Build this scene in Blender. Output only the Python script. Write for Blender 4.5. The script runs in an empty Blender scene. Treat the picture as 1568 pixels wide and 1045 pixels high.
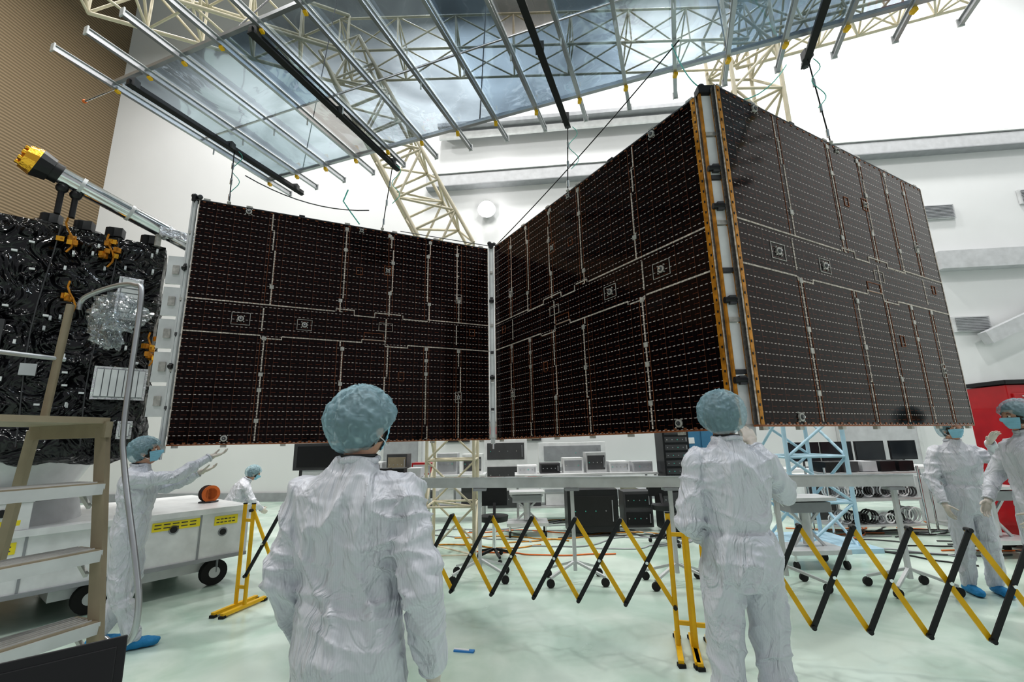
import bpy, bmesh, math, random
from mathutils import Vector, Matrix, noise
random.seed(7)
V=Vector
S=bpy.context.scene
S.view_settings.view_transform='Standard'
try: S.view_settings.look='Medium High Contrast'
except Exception: 
    try: S.view_settings.look='Standard - Medium High Contrast'
    except Exception: pass

# ---------------------------------------------------------------- materials
def newmat(name):
    m=bpy.data.materials.new(name); m.use_nodes=True
    nt=m.node_tree
    return m,nt,nt.nodes['Principled BSDF'],nt.nodes['Material Output']
def pm(name,col,rough=.5,metal=0,spec=.5,var=.12,vs=6.,bump=0,bs=30.,bd=.01,coat=0,emit=None,es=0,alpha=1,trans=0):
    m,nt,p,o=newmat(name)
    tc=nt.nodes.new('ShaderNodeTexCoord')
    n=nt.nodes.new('ShaderNodeTexNoise'); n.inputs['Scale'].default_value=vs; n.inputs['Detail'].default_value=4
    nt.links.new(tc.outputs['Object'],n.inputs['Vector'])
    r=nt.nodes.new('ShaderNodeValToRGB')
    c=col; d=tuple(x*(1-var) for x in c)
    r.color_ramp.elements[0].color=(*d,1); r.color_ramp.elements[1].color=(*[min(1,x*(1+var*.5)) for x in c],1)
    r.color_ramp.elements[0].position=.3; r.color_ramp.elements[1].position=.7
    nt.links.new(n.outputs['Fac'],r.inputs['Fac']); nt.links.new(r.outputs['Color'],p.inputs['Base Color'])
    p.inputs['Roughness'].default_value=rough; p.inputs['Metallic'].default_value=metal
    p.inputs['Specular IOR Level'].default_value=spec; p.inputs['Coat Weight'].default_value=coat
    p.inputs['Alpha'].default_value=alpha; p.inputs['Transmission Weight'].default_value=trans
    if emit: p.inputs['Emission Color'].default_value=(*emit,1); p.inputs['Emission Strength'].default_value=es
    if bump:
        n2=nt.nodes.new('ShaderNodeTexNoise'); n2.inputs['Scale'].default_value=bs; n2.inputs['Detail'].default_value=5
        nt.links.new(tc.outputs['Object'],n2.inputs['Vector'])
        b=nt.nodes.new('ShaderNodeBump'); b.inputs['Strength'].default_value=bump; b.inputs['Distance'].default_value=bd
        nt.links.new(n2.outputs['Fac'],b.inputs['Height']); nt.links.new(b.outputs['Normal'],p.inputs['Normal'])
    return m
M={}
M['white']=pm('white_paint',(.78,.79,.80),.35)
M['wall']=pm('wall_paint',(.69,.70,.71),.6,var=.05,vs=.4)
M['grey']=pm('grey_paint',(.33,.34,.36),.5)
M['lgrey']=pm('light_grey_paint',(.50,.51,.53),.5)
M['dgrey']=pm('dark_grey',(.07,.07,.075),.5)
M['black']=pm('black_plastic',(.012,.012,.014),.4)
M['rubber']=pm('black_rubber',(.02,.02,.02),.8)
M['alu']=pm('aluminium',(.5,.51,.53),.35,.85)
M['alul']=pm('aluminium_light',(.62,.63,.64),.4,.3)
M['steel']=pm('brushed_steel',(.78,.79,.81),.12,1)
M['gold']=pm('gold_foil',(.9,.5,.07),.25,1,bump=.6,bs=40)
M['silver']=pm('silver_foil',(.8,.8,.82),.2,1,bump=1,bs=18,bd=.03)
M['kapton']=pm('kapton_tape',(.58,.25,.025),.3,.3,bump=.3,bs=60,var=.4,vs=20)
M['yellow']=pm('yellow_paint',(.85,.50,.01),.4)
M['ylabel']=pm('yellow_label',(.9,.75,.04),.5)
M['cream']=pm('cream_paint',(.60,.55,.42),.5)
M['pblue']=pm('pale_blue_paint',(.42,.60,.71),.5)
M['blue']=pm('blue_cabinet_paint',(.06,.20,.34),.4)
M['red']=pm('red_paint',(.45,.015,.02),.3,coat=.4)
M['orange']=pm('orange_paint',(.70,.17,.03),.45)
M['tan']=pm('tan_fibreglass',(.34,.29,.21),.45,.3)
M['skin']=pm('skin',(.55,.32,.23),.5,bump=.1,bs=120,bd=.002)
M['hair']=pm('dark_hair',(.03,.02,.015),.6,bump=.5,bs=90)
M['glove']=pm('latex_glove',(.62,.56,.50),.45,bump=.15,bs=60,bd=.003)
M['shoe']=pm('blue_shoe_cover',(.02,.24,.50),.55,bump=.7,bs=35)
M['mask']=pm('blue_mask',(.30,.58,.72),.8,bump=.2,bs=60)
M['eye']=pm('eye_white',(.8,.8,.78),.2)
M['iris']=pm('eye_iris',(.05,.03,.02),.2)
M['harness']=pm('panel_wiring',(.64,.56,.50),.5,var=.5,vs=40)
M['hard']=pm('panel_hardware',(.55,.53,.50),.4,.3,var=.3,vs=30)
M['copper']=pm('copper_strip',(.34,.12,.05),.4,.3,var=.4,vs=30)
M['screen']=pm('monitor_screen',(.02,.025,.03),.15)
M['lamp']=pm('lamp_glow',(1,1,1),.5,emit=(1,.98,.95),es=30)
M['green']=pm('green_cord',(.1,.5,.42),.5)
M['cblue']=pm('blue_cord',(.05,.25,.6),.5)

def mk_bag():
    m,nt,p,o=newmat('clear_plastic_bag'); nt.nodes.remove(p)
    tr=nt.nodes.new('ShaderNodeBsdfTransparent'); tr.inputs['Color'].default_value=(.86,.88,.9,1)
    gl=nt.nodes.new('ShaderNodeBsdfGlossy'); gl.inputs['Roughness'].default_value=.1; gl.inputs['Color'].default_value=(.9,.93,.95,1)
    tc=nt.nodes.new('ShaderNodeTexCoord'); n=nt.nodes.new('ShaderNodeTexNoise'); n.inputs['Scale'].default_value=16; n.inputs['Distortion'].default_value=2; n.inputs['Detail'].default_value=4
    nt.links.new(tc.outputs['Object'],n.inputs['Vector'])
    b=nt.nodes.new('ShaderNodeBump'); b.inputs['Strength'].default_value=1; b.inputs['Distance'].default_value=.05
    nt.links.new(n.outputs['Fac'],b.inputs['Height']); nt.links.new(b.outputs['Normal'],gl.inputs['Normal'])
    lw=nt.nodes.new('ShaderNodeLayerWeight'); lw.inputs['Blend'].default_value=.35; nt.links.new(b.outputs['Normal'],lw.inputs['Normal'])
    mr=nt.nodes.new('ShaderNodeMapRange'); mr.inputs['To Min'].default_value=.08; mr.inputs['To Max'].default_value=.6
    nt.links.new(lw.outputs['Facing'],mr.inputs['Value'])
    mx=nt.nodes.new('ShaderNodeMixShader'); nt.links.new(mr.outputs['Result'],mx.inputs[0])
    nt.links.new(tr.outputs[0],mx.inputs[1]); nt.links.new(gl.outputs[0],mx.inputs[2]); nt.links.new(mx.outputs[0],o.inputs['Surface'])
    return m
M['bagm']=mk_bag()

def mk_mli():
    m,nt,p,o=newmat('black_insulation_blanket')
    tc=nt.nodes.new('ShaderNodeTexCoord')
    n=nt.nodes.new('ShaderNodeTexNoise'); n.inputs['Scale'].default_value=3.2; n.inputs['Detail'].default_value=1.5; n.inputs['Distortion'].default_value=3.0
    nt.links.new(tc.outputs['Object'],n.inputs['Vector'])
    b=nt.nodes.new('ShaderNodeBump'); b.inputs['Strength'].default_value=1; b.inputs['Distance'].default_value=.16
    nt.links.new(n.outputs['Fac'],b.inputs['Height']); nt.links.new(b.outputs['Normal'],p.inputs['Normal'])
    p.inputs['Base Color'].default_value=(.006,.006,.008,1); p.inputs['Roughness'].default_value=.11
    p.inputs['Specular IOR Level'].default_value=.6
    return m
M['mli']=mk_mli()

def mk_floor():
    m,nt,p,o=newmat('epoxy_floor')
    tc=nt.nodes.new('ShaderNodeTexCoord')
    n=nt.nodes.new('ShaderNodeTexNoise'); n.inputs['Scale'].default_value=1.3; n.inputs['Detail'].default_value=9; n.inputs['Distortion'].default_value=.6
    nt.links.new(tc.outputs['Object'],n.inputs['Vector'])
    r=nt.nodes.new('ShaderNodeValToRGB')
    r.color_ramp.elements[0].color=(.44,.57,.49,1); r.color_ramp.elements[1].color=(.62,.72,.65,1)
    r.color_ramp.elements[0].position=.38; r.color_ramp.elements[1].position=.62
    nt.links.new(n.outputs['Fac'],r.inputs['Fac']); nt.links.new(r.outputs['Color'],p.inputs['Base Color'])
    n2=nt.nodes.new('ShaderNodeTexNoise'); n2.inputs['Scale'].default_value=3; n2.inputs['Detail'].default_value=6
    nt.links.new(tc.outputs['Object'],n2.inputs['Vector'])
    r2=nt.nodes.new('ShaderNodeMapRange'); r2.inputs['To Min'].default_value=.08; r2.inputs['To Max'].default_value=.35
    nt.links.new(n2.outputs['Fac'],r2.inputs['Value']); nt.links.new(r2.outputs['Result'],p.inputs['Roughness'])
    return m
M['floor']=mk_floor()

def mk_brown():
    m,nt,p,o=newmat('brown_corrugated_wall')
    tc=nt.nodes.new('ShaderNodeTexCoord')
    w=nt.nodes.new('ShaderNodeTexWave'); w.bands_direction='Z'; w.inputs['Scale'].default_value=3.2
    nt.links.new(tc.outputs['Object'],w.inputs['Vector'])
    r=nt.nodes.new('ShaderNodeValToRGB')
    r.color_ramp.elements[0].color=(.11,.08,.045,1); r.color_ramp.elements[1].color=(.24,.18,.11,1)
    nt.links.new(w.outputs['Fac'],r.inputs['Fac']); nt.links.new(r.outputs['Color'],p.inputs['Base Color'])
    b=nt.nodes.new('ShaderNodeBump'); b.inputs['Strength'].default_value=.4; b.inputs['Distance'].default_value=.03
    nt.links.new(w.outputs['Fac'],b.inputs['Height']); nt.links.new(b.outputs['Normal'],p.inputs['Normal'])
    p.inputs['Roughness'].default_value=.6
    return m
M['brown']=mk_brown()

def mk_cells():
    m,nt,p,o=newmat('solar_cells')
    uv=nt.nodes.new('ShaderNodeUVMap'); uv.uv_map='UVMap'
    sp=nt.nodes.new('ShaderNodeSeparateXYZ'); nt.links.new(uv.outputs['UV'],sp.inputs['Vector'])
    U,W=sp.outputs['X'],sp.outputs['Y']
    def mt(op,a,b=None,c=None):
        n=nt.nodes.new('ShaderNodeMath'); n.operation=op
        for i,x in enumerate((a,b,c)):
            if x is None: continue
            if isinstance(x,(int,float)): n.inputs[i].default_value=x
            else: nt.links.new(x,n.inputs[i])
        return n.outputs[0]
    def mix(f,a,b):
        n=nt.nodes.new('ShaderNodeMix'); n.data_type='RGBA'
        nt.links.new(f,n.inputs[0])
        for i,x in ((6,a),(7,b)):
            if isinstance(x,tuple): n.inputs[i].default_value=(*x,1)
            else: nt.links.new(x,n.inputs[i])
        return n.outputs[2]
    pr,pc=.0781,.041
    fv=mt('FRACT',mt('DIVIDE',W,pr)); fu=mt('FRACT',mt('DIVIDE',U,pc))
    fv2=mt('FRACT',mt('ADD',mt('DIVIDE',W,pr),.5))
    hl=mt('LESS_THAN',fv,.07); h2=mt('LESS_THAN',fv2,.045)
    dash=mt('MULTIPLY',mt('LESS_THAN',fu,.5),hl)
    fu4=mt('FRACT',mt('DIVIDE',U,pc*2))
    vl=mt('LESS_THAN',fu,.05)
    fg=mt('LESS_THAN',mt('FRACT',mt('DIVIDE',U,pc*4)),.018)
    nz=nt.nodes.new('ShaderNodeTexNoise'); nz.inputs['Scale'].default_value=1.6; nz.inputs['Detail'].default_value=4
    nt.links.new(uv.outputs['UV'],nz.inputs['Vector'])
    base=mix(nz.outputs['Fac'],(.002,.0012,.002),(.007,.004,.005))
    c=mix(vl,base,(.03,.013,.012))
    c=mix(fg,c,(.12,.045,.025))
    h2d=mt('MULTIPLY',h2,mt('LESS_THAN',fu4,.6))
    c=mix(h2d,c,(.15,.04,.02))
    c=mix(mt('MULTIPLY',hl,mt('SUBTRACT',1,dash)),c,(.05,.018,.012))
    c=mix(dash,c,(.60,.54,.52))
    nt.links.new(c,p.inputs['Base Color'])
    p.inputs['Roughness'].default_value=.09; p.inputs['Specular IOR Level'].default_value=.24
    p.inputs['Specular Tint'].default_value=(1,.80,.76,1)
    return m
M['cells']=mk_cells()

def mk_film(name,tint,g):
    m,nt,p,o=newmat(name); nt.nodes.remove(p)
    tr=nt.nodes.new('ShaderNodeBsdfTransparent'); 
    gl=nt.nodes.new('ShaderNodeBsdfGlossy'); gl.inputs['Roughness'].default_value=.06; gl.inputs['Color'].default_value=(.75,.85,.95,1)
    tc=nt.nodes.new('ShaderNodeTexCoord')
    n=nt.nodes.new('ShaderNodeTexNoise'); n.inputs['Scale'].default_value=1.3; n.inputs['Detail'].default_value=3; n.inputs['Distortion'].default_value=1
    nt.links.new(tc.outputs['Object'],n.inputs['Vector'])
    r=nt.nodes.new('ShaderNodeValToRGB')
    r.color_ramp.elements[0].color=(*[x*.6 for x in tint],1); r.color_ramp.elements[1].color=(*tint,1)
    r.color_ramp.elements[0].position=.35; r.color_ramp.elements[1].position=.6
    nt.links.new(n.outputs['Fac'],r.inputs['Fac']); nt.links.new(r.outputs['Color'],tr.inputs['Color'])
    b=nt.nodes.new('ShaderNodeBump'); b.inputs['Strength'].default_value=.4; b.inputs['Distance'].default_value=.06
    nt.links.new(n.outputs['Fac'],b.inputs['Height']); nt.links.new(b.outputs['Normal'],gl.inputs['Normal'])
    mx=nt.nodes.new('ShaderNodeMixShader'); mx.inputs[0].default_value=g
    nt.links.new(tr.outputs[0],mx.inputs[1]); nt.links.new(gl.outputs[0],mx.inputs[2]); nt.links.new(mx.outputs[0],o.inputs['Surface'])
    return m
M['film1']=mk_film('clear_film',(.60,.68,.75),.22)
M['film2']=mk_film('clear_film_tinted',(.30,.39,.48),.24)
M['film3']=mk_film('clear_film_grey',(.48,.56,.63),.24)
M['film4']=mk_film('clear_film_warm_reflection',(.48,.46,.44),.22)  # warm tint paints orange light reflections into the pane colour

def mk_cap():
    m,nt,p,o=newmat('bouffant_cap_fabric')
    tc=nt.nodes.new('ShaderNodeTexCoord')
    n=nt.nodes.new('ShaderNodeTexNoise'); n.inputs['Scale'].default_value=20; n.inputs['Detail'].default_value=4; n.inputs['Distortion'].default_value=1.6
    n.noise_type='RIDGED_MULTIFRACTAL'
    nt.links.new(tc.outputs['Object'],n.inputs['Vector'])
    mr0=nt.nodes.new('ShaderNodeMapRange'); mr0.inputs['From Min'].default_value=0; mr0.inputs['From Max'].default_value=1.3
    nt.links.new(n.outputs['Fac'],mr0.inputs['Value'])
    r=nt.nodes.new('ShaderNodeValToRGB')
    r.color_ramp.elements[0].color=(.38,.58,.66,1); r.color_ramp.elements[1].color=(.72,.90,.96,1)  # crinkle shading painted into the colour: valleys darker, ridges lighter
    r.color_ramp.elements[0].position=.1; r.color_ramp.elements[1].position=.8
    nt.links.new(mr0.outputs['Result'],r.inputs['Fac']); nt.links.new(r.outputs['Color'],p.inputs['Base Color'])
    mr=nt.nodes.new('ShaderNodeMapRange'); mr.inputs['To Min'].default_value=.42; mr.inputs['To Max'].default_value=.86
    nt.links.new(mr0.outputs['Result'],mr.inputs['Value']); nt.links.new(mr.outputs['Result'],p.inputs['Alpha'])
    b=nt.nodes.new('ShaderNodeBump'); b.inputs['Strength'].default_value=.7; b.inputs['Distance'].default_value=.010
    nt.links.new(n.outputs['Fac'],b.inputs['Height']); nt.links.new(b.outputs['Normal'],p.inputs['Normal'])
    p.inputs['Roughness'].default_value=.45
    return m
M['cap']=mk_cap()
def mk_suit():
    m,nt,p,o=newmat('cleanroom_coverall_fabric')
    tc=nt.nodes.new('ShaderNodeTexCoord')
    n=nt.nodes.new('ShaderNodeTexNoise'); n.inputs['Scale'].default_value=5; n.inputs['Detail'].default_value=3; n.inputs['Distortion'].default_value=2.4
    mp=nt.nodes.new('ShaderNodeMapping'); mp.inputs['Scale'].default_value=(1.3,1.3,.6)
    nt.links.new(tc.outputs['Object'],mp.inputs['Vector']); nt.links.new(mp.outputs['Vector'],n.inputs['Vector'])
    r=nt.nodes.new('ShaderNodeValToRGB')
    r.color_ramp.elements[0].color=(.60,.61,.67,1); r.color_ramp.elements[1].color=(.72,.73,.78,1)
    nt.links.new(n.outputs['Fac'],r.inputs['Fac'])
    w=nt.nodes.new('ShaderNodeTexWave'); w.inputs['Scale'].default_value=45; w.bands_direction='X'
    nt.links.new(tc.outputs['Object'],w.inputs['Vector'])
    mx=nt.nodes.new('ShaderNodeMix'); mx.data_type='RGBA'; mx.blend_type='MULTIPLY'; mx.inputs[0].default_value=.05
    nt.links.new(r.outputs['Color'],mx.inputs[6]); nt.links.new(w.outputs['Color'],mx.inputs[7])
    nt.links.new(mx.outputs[2],p.inputs['Base Color'])
    b=nt.nodes.new('ShaderNodeBump'); b.inputs['Strength'].default_value=.85; b.inputs['Distance'].default_value=.05
    nt.links.new(n.outputs['Fac'],b.inputs['Height']); nt.links.new(b.outputs['Normal'],p.inputs['Normal'])
    p.inputs['Roughness'].default_value=.42
    return m
M['suit']=mk_suit()

# ---------------------------------------------------------------- builder
def basis(d):
    d=V(d).normalized(); up=V((0,0,1)) if abs(d.z)<.97 else V((0,1,0))
    s=d.cross(up).normalized(); t=s.cross(d).normalized()
    return s,t
class B:
    def __init__(s): s.v=[];s.f=[];s.m=[];s.uv=[];s.sm=[];s.mats=[]
    def mi(s,k):
        if k not in s.mats: s.mats.append(k)
        return s.mats.index(k)
    def add(s,vs,fs,mat,smooth=False,uvs=None):
        o=len(s.v); s.v+=[V(x) for x in vs]; i=s.mi(mat)
        for k,f in enumerate(fs):
            s.f.append([o+a for a in f]); s.m.append(i); s.sm.append(smooth); s.uv.append(uvs[k] if uvs else None)
    def hexa(s,c,mat):
        s.add(c,[(0,3,2,1),(4,5,6,7),(0,1,5,4),(1,2,6,5),(2,3,7,6),(3,0,4,7)],mat)
    def box(s,c,size,mat,yaw=0,R=None):
        R=R or Matrix.Rotation(yaw,3,'Z'); c=V(c); x,y,z=[a/2 for a in size]
        s.hexa([c+R@V(q) for q in ((-x,-y,-z),(x,-y,-z),(x,y,-z),(-x,y,-z),(-x,-y,z),(x,-y,z),(x,y,z),(-x,y,z))],mat)
    def beam(s,p,q,w,h,mat):
        p,q=V(p),V(q); a,t=basis(q-p); a=a*w/2; t=t*h/2
        s.hexa([p-a-t,p+a-t,q+a-t,q-a-t,p-a+t,p+a+t,q+a+t,q-a+t],mat)
    def cyl(s,p,q,r,mat,r2=None,n=12,smooth=True):
        p,q=V(p),V(q); r2=r if r2 is None else r2; a,t=basis(q-p)
        vs=[];
        for i in range(n):
            w=2*math.pi*i/n; d=a*math.cos(w)+t*math.sin(w); vs.append(p+d*r)
        for i in range(n):
            w=2*math.pi*i/n; d=a*math.cos(w)+t*math.sin(w); vs.append(q+d*r2)
        s.add(vs,[(i,(i+1)%n,n+(i+1)%n,n+i) for i in range(n)],mat,smooth)
        s.add(vs,[tuple(range(n))[::-1],tuple(range(n,2*n))],mat)
    def tube(s,pts,r,mat,n=8):
        pts=[V(p) for p in pts]; rings=[]; L=len(pts)
        prev=None
        for i,p in enumerate(pts):
            d=(pts[min(i+1,L-1)]-pts[max(i-1,0)])
            if d.length<1e-6: d=V((0,0,1))
            if prev is None: a,t=basis(d)
            else:
                d.normalize(); a=(prev-d*prev.dot(d)).normalized(); t=a.cross(d)
            prev=a
            rings.append([p+(a*math.cos(2*math.pi*k/n)+t*math.sin(2*math.pi*k/n))*r for k in range(n)])
        vs=[x for R in rings for x in R]
        fs=[(i*n+k,i*n+(k+1)%n,(i+1)*n+(k+1)%n,(i+1)*n+k) for i in range(L-1) for k in range(n)]
        s.add(vs,fs,mat,True); s.add(vs,[tuple(range(n)),tuple(range((L-1)*n,L*n))[::-1]],mat)
    def ball(s,c,r,mat,sc=(1,1,1),R=None,n=16,m=10,fn=None):
        c=V(c); R=R or Matrix.Identity(3); vs=[V((0,0,1))]
        for j in range(1,m):
            th=math.pi*j/m
            for i in range(n):
                w=2*math.pi*i/n; vs.append(V((math.sin(th)*math.cos(w),math.sin(th)*math.sin(w),math.cos(th))))
        vs.append(V((0,0,-1)))
        out=[]
        for x in vs:
            y=fn(x) if fn else V((x.x*r*sc[0],x.y*r*sc[1],x.z*r*sc[2]))
            out.append(c+R@y)
        fs=[(0,1+i,1+(i+1)%n) for i in range(n)]
        for j in range(m-2):
            for i in range(n):
                a=1+j*n+i; b=1+j*n+(i+1)%n; fs.append((a,a+n,b+n,b))
        l=len(vs)-1; k=1+(m-2)*n
        fs+=[(l,k+(i+1)%n,k+i) for i in range(n)]
        s.add(out,fs,mat,True)
    def caps(s,p,q,r1,r2,mat,n=16):
        s.cyl(p,q,r1,mat,r2,n); s.ball(p,r1,mat,n=n); s.ball(q,r2,mat,n=n)
    def loft(s,rings,mat,n=24):
        vs=[]
        for c,rx,ry,R in rings:
            for i in range(n):
                w=2*math.pi*i/n; cx,sy=math.cos(w),math.sin(w)
                e=.85
                vs.append(V(c)+R@V((rx*math.copysign(abs(cx)**e,cx),ry*math.copysign(abs(sy)**e,sy),0)))
        L=len(rings)
        fs=[(i*n+k,i*n+(k+1)%n,(i+1)*n+(k+1)%n,(i+1)*n+k) for i in range(L-1) for k in range(n)]
        s.add(vs,fs,mat,True); s.add(vs,[tuple(range(n))[::-1],tuple(range((L-1)*n,L*n))],mat)
    def build(s,name,parent=None,ploc=None,bevel=0,origin=None):
        me=bpy.data.meshes.new(name)
        if origin is None:
            xs=[v.x for v in s.v];ys=[v.y for v in s.v];zs=[v.z for v in s.v]
            origin=V(((min(xs)+max(xs))/2,(min(ys)+max(ys))/2,min(zs)))
        origin=V(origin)
        me.from_pydata([v-origin for v in s.v],[],s.f)
        for k in s.mats: me.materials.append(M[k])
        me.polygons.foreach_set('material_index',s.m); me.polygons.foreach_set('use_smooth',s.sm)
        if any(u for u in s.uv):
            l=me.uv_layers.new(name='UVMap')
            for p,u in zip(me.polygons,s.uv):
                if u:
                    for li,c in zip(p.loop_indices,u): l.data[li].uv=c
        me.update()
        ob=bpy.data.objects.new(name,me); S.collection.objects.link(ob)
        ob.location=origin-(V(ploc) if ploc is not None else V((0,0,0)))
        if parent: ob.parent=parent
        if bevel:
            m=ob.modifiers.new('bevel','BEVEL'); m.width=bevel; m.segments=2; m.limit_method='ANGLE'
        return ob
def empty(name,loc,yaw=0):
    e=bpy.data.objects.new(name,None); S.collection.objects.link(e); e.location=loc; e.rotation_euler=(0,0,yaw); e.empty_display_size=.2
    return e

# ---------------------------------------------------------------- camera
p=math.radians(12.2); s_=.0205; c_=math.sqrt(1-s_*s_)
right=V((1,0,0)); up0=V((0,-math.sin(p),math.cos(p))); F=V((0,math.cos(p),math.sin(p)))
R_=right*c_-up0*s_; U_=right*s_+up0*c_
cam=bpy.data.cameras.new('camera'); co=bpy.data.objects.new('camera',cam); S.collection.objects.link(co)
mt=Matrix((( R_.x,U_.x,-F.x,0),(R_.y,U_.y,-F.y,0),(R_.z,U_.z,-F.z,1.6),(0,0,0,1)))
co.matrix_world=mt; cam.lens=16; cam.sensor_width=36; cam.clip_start=.05; cam.clip_end=200
S.camera=co

# ---------------------------------------------------------------- room
HZ=19
def wl(x): return 13-.098*x
b=B(); b.box((0,4,-.05),(36,24,.1),'floor'); b.build('floor')
b=B(); b.beam((-15.2,wl(-15.2)+.1,HZ/2),(18,wl(18)+.1,HZ/2),.2,HZ,'wall')
b.build('wall_back')
b=B(); b.beam((-14.3,14.5,HZ/2),(-16,-7.5,HZ/2),.2,HZ,'brown'); b.build('wall_left')
b=B(); b.beam((16.6,-7.5,HZ/2),(16.6,11.6,HZ/2),.2,HZ,'wall'); b.build('wall_right')
b=B(); b.box((0.5,3.8,HZ+.1),(35,23.5,.2),'wall'); b.build('ceiling')
def wb(b,x0,z0,x1,z1,w,h,mat,off=.15):
    b.beam((x0,wl(x0)-off,z0),(x1,wl(x1)-off,z1),w,h,mat)
b=B(); wb(b,-2.6,9.6,16.4,9.6,.3,.35,'lgrey'); wb(b,-2.6,9.85,16.4,9.85,.36,.06,'white'); wb(b,-2.6,9.41,16.4,9.41,.32,.03,'grey'); b.build('trim_1')
b=B(); wb(b,-2.2,11.4,6,11.4,.5,.12,'grey',.3); wb(b,-2.2,11.15,6,11.15,.1,.2,'white',.3); b.build('trim_2')
b=B(); wb(b,11.6,6.1,16.4,6.1,.3,.5,'lgrey'); wb(b,12.2,3.9,16.4,5.7,.25,.32,'lgrey',.3); wb(b,11.8,2.7,16.4,2.7,.15,.12,'grey'); wb(b,11.8,2.35,16.4,2.35,.15,.25,'grey')
b.build('trim_3')
b=B(); wb(b,-14,.12,16.4,.12,.06,.24,'grey',.04); b.build('baseboard_back')
def vent(x,z,w=.9,h=.42):
    b=B(); wb(b,x-w/2,z,x+w/2,z,.06,h,'alul',.04)
    for i in range(9): zz=z-h/2+.04+i*(h-.08)/8; wb(b,x-w/2+.05,zz,x+w/2-.05,zz,.05,.018,'grey',.08)
    b.build('air_vent')
vent(12.0,7.6); vent(12.2,4.35); vent(14.6,7.9)
def lampfix(x,z,r=.32):
    b=B(); y=wl(x)-.3
    b.cyl((x,y,z),(x,y+.1,z),r,'lamp',n=24); b.cyl((x,y+.08,z),(x,y+.25,z),r*1.15,'grey',r*.6,24); b.beam((x,y+.2,z),(x,y+.35,z),.08,.08,'grey')
    b.build('wall_lamp')
lampfix(-.7,8.55,.24); lampfix(15.3,9.9,.25); lampfix(-.3,9.98,.13)
def door(nm,x,w=1.0,h=2.1,mat='grey'):
    b=B(); wb(b,x-w/2,h/2,x+w/2,h/2,.05,h,mat,.06)
    for dx in (-w/2-.04,w/2+.04): wb(b,x+dx-.04,h/2,x+dx+.04,h/2,.1,h+.1,'alul',.06)
    wb(b,x-w/2,h+.04,x+w/2,h+.04,.1,.08,'alul',.06)
    b.box((x+w*.38,wl(x)-.14,1.02),(.12,.04,.03),'steel'); b.build(nm)
door('door_1',-3.2); door('door_2',9.4,1.8,2.1,'lgrey')

# lights
def area(x,y,z,size,pw,rot=(0,0,0),col=(1,.985,.96)):
    l=bpy.data.lights.new('high_bay_light','AREA'); l.size=size; l.energy=pw; l.color=col; l.shape='DISK'
    o=bpy.data.objects.new('high_bay_light',l); S.collection.objects.link(o); o.location=(x,y,z); o.rotation_euler=rot
for x,y,e_ in ((-9,9,560),(-2,10,540),(5,9.5,540),(12,9,480),(-9,2,760),(1,1,520),(9,2,560),(-5,-4,330)):
    area(x,y,16,1.0,e_)
w=bpy.data.worlds.new('world'); S.world=w; w.use_nodes=True
w.node_tree.nodes['Background'].inputs[0].default_value=(.95,.97,1,1); w.node_tree.nodes['Background'].inputs[1].default_value=.34

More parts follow.
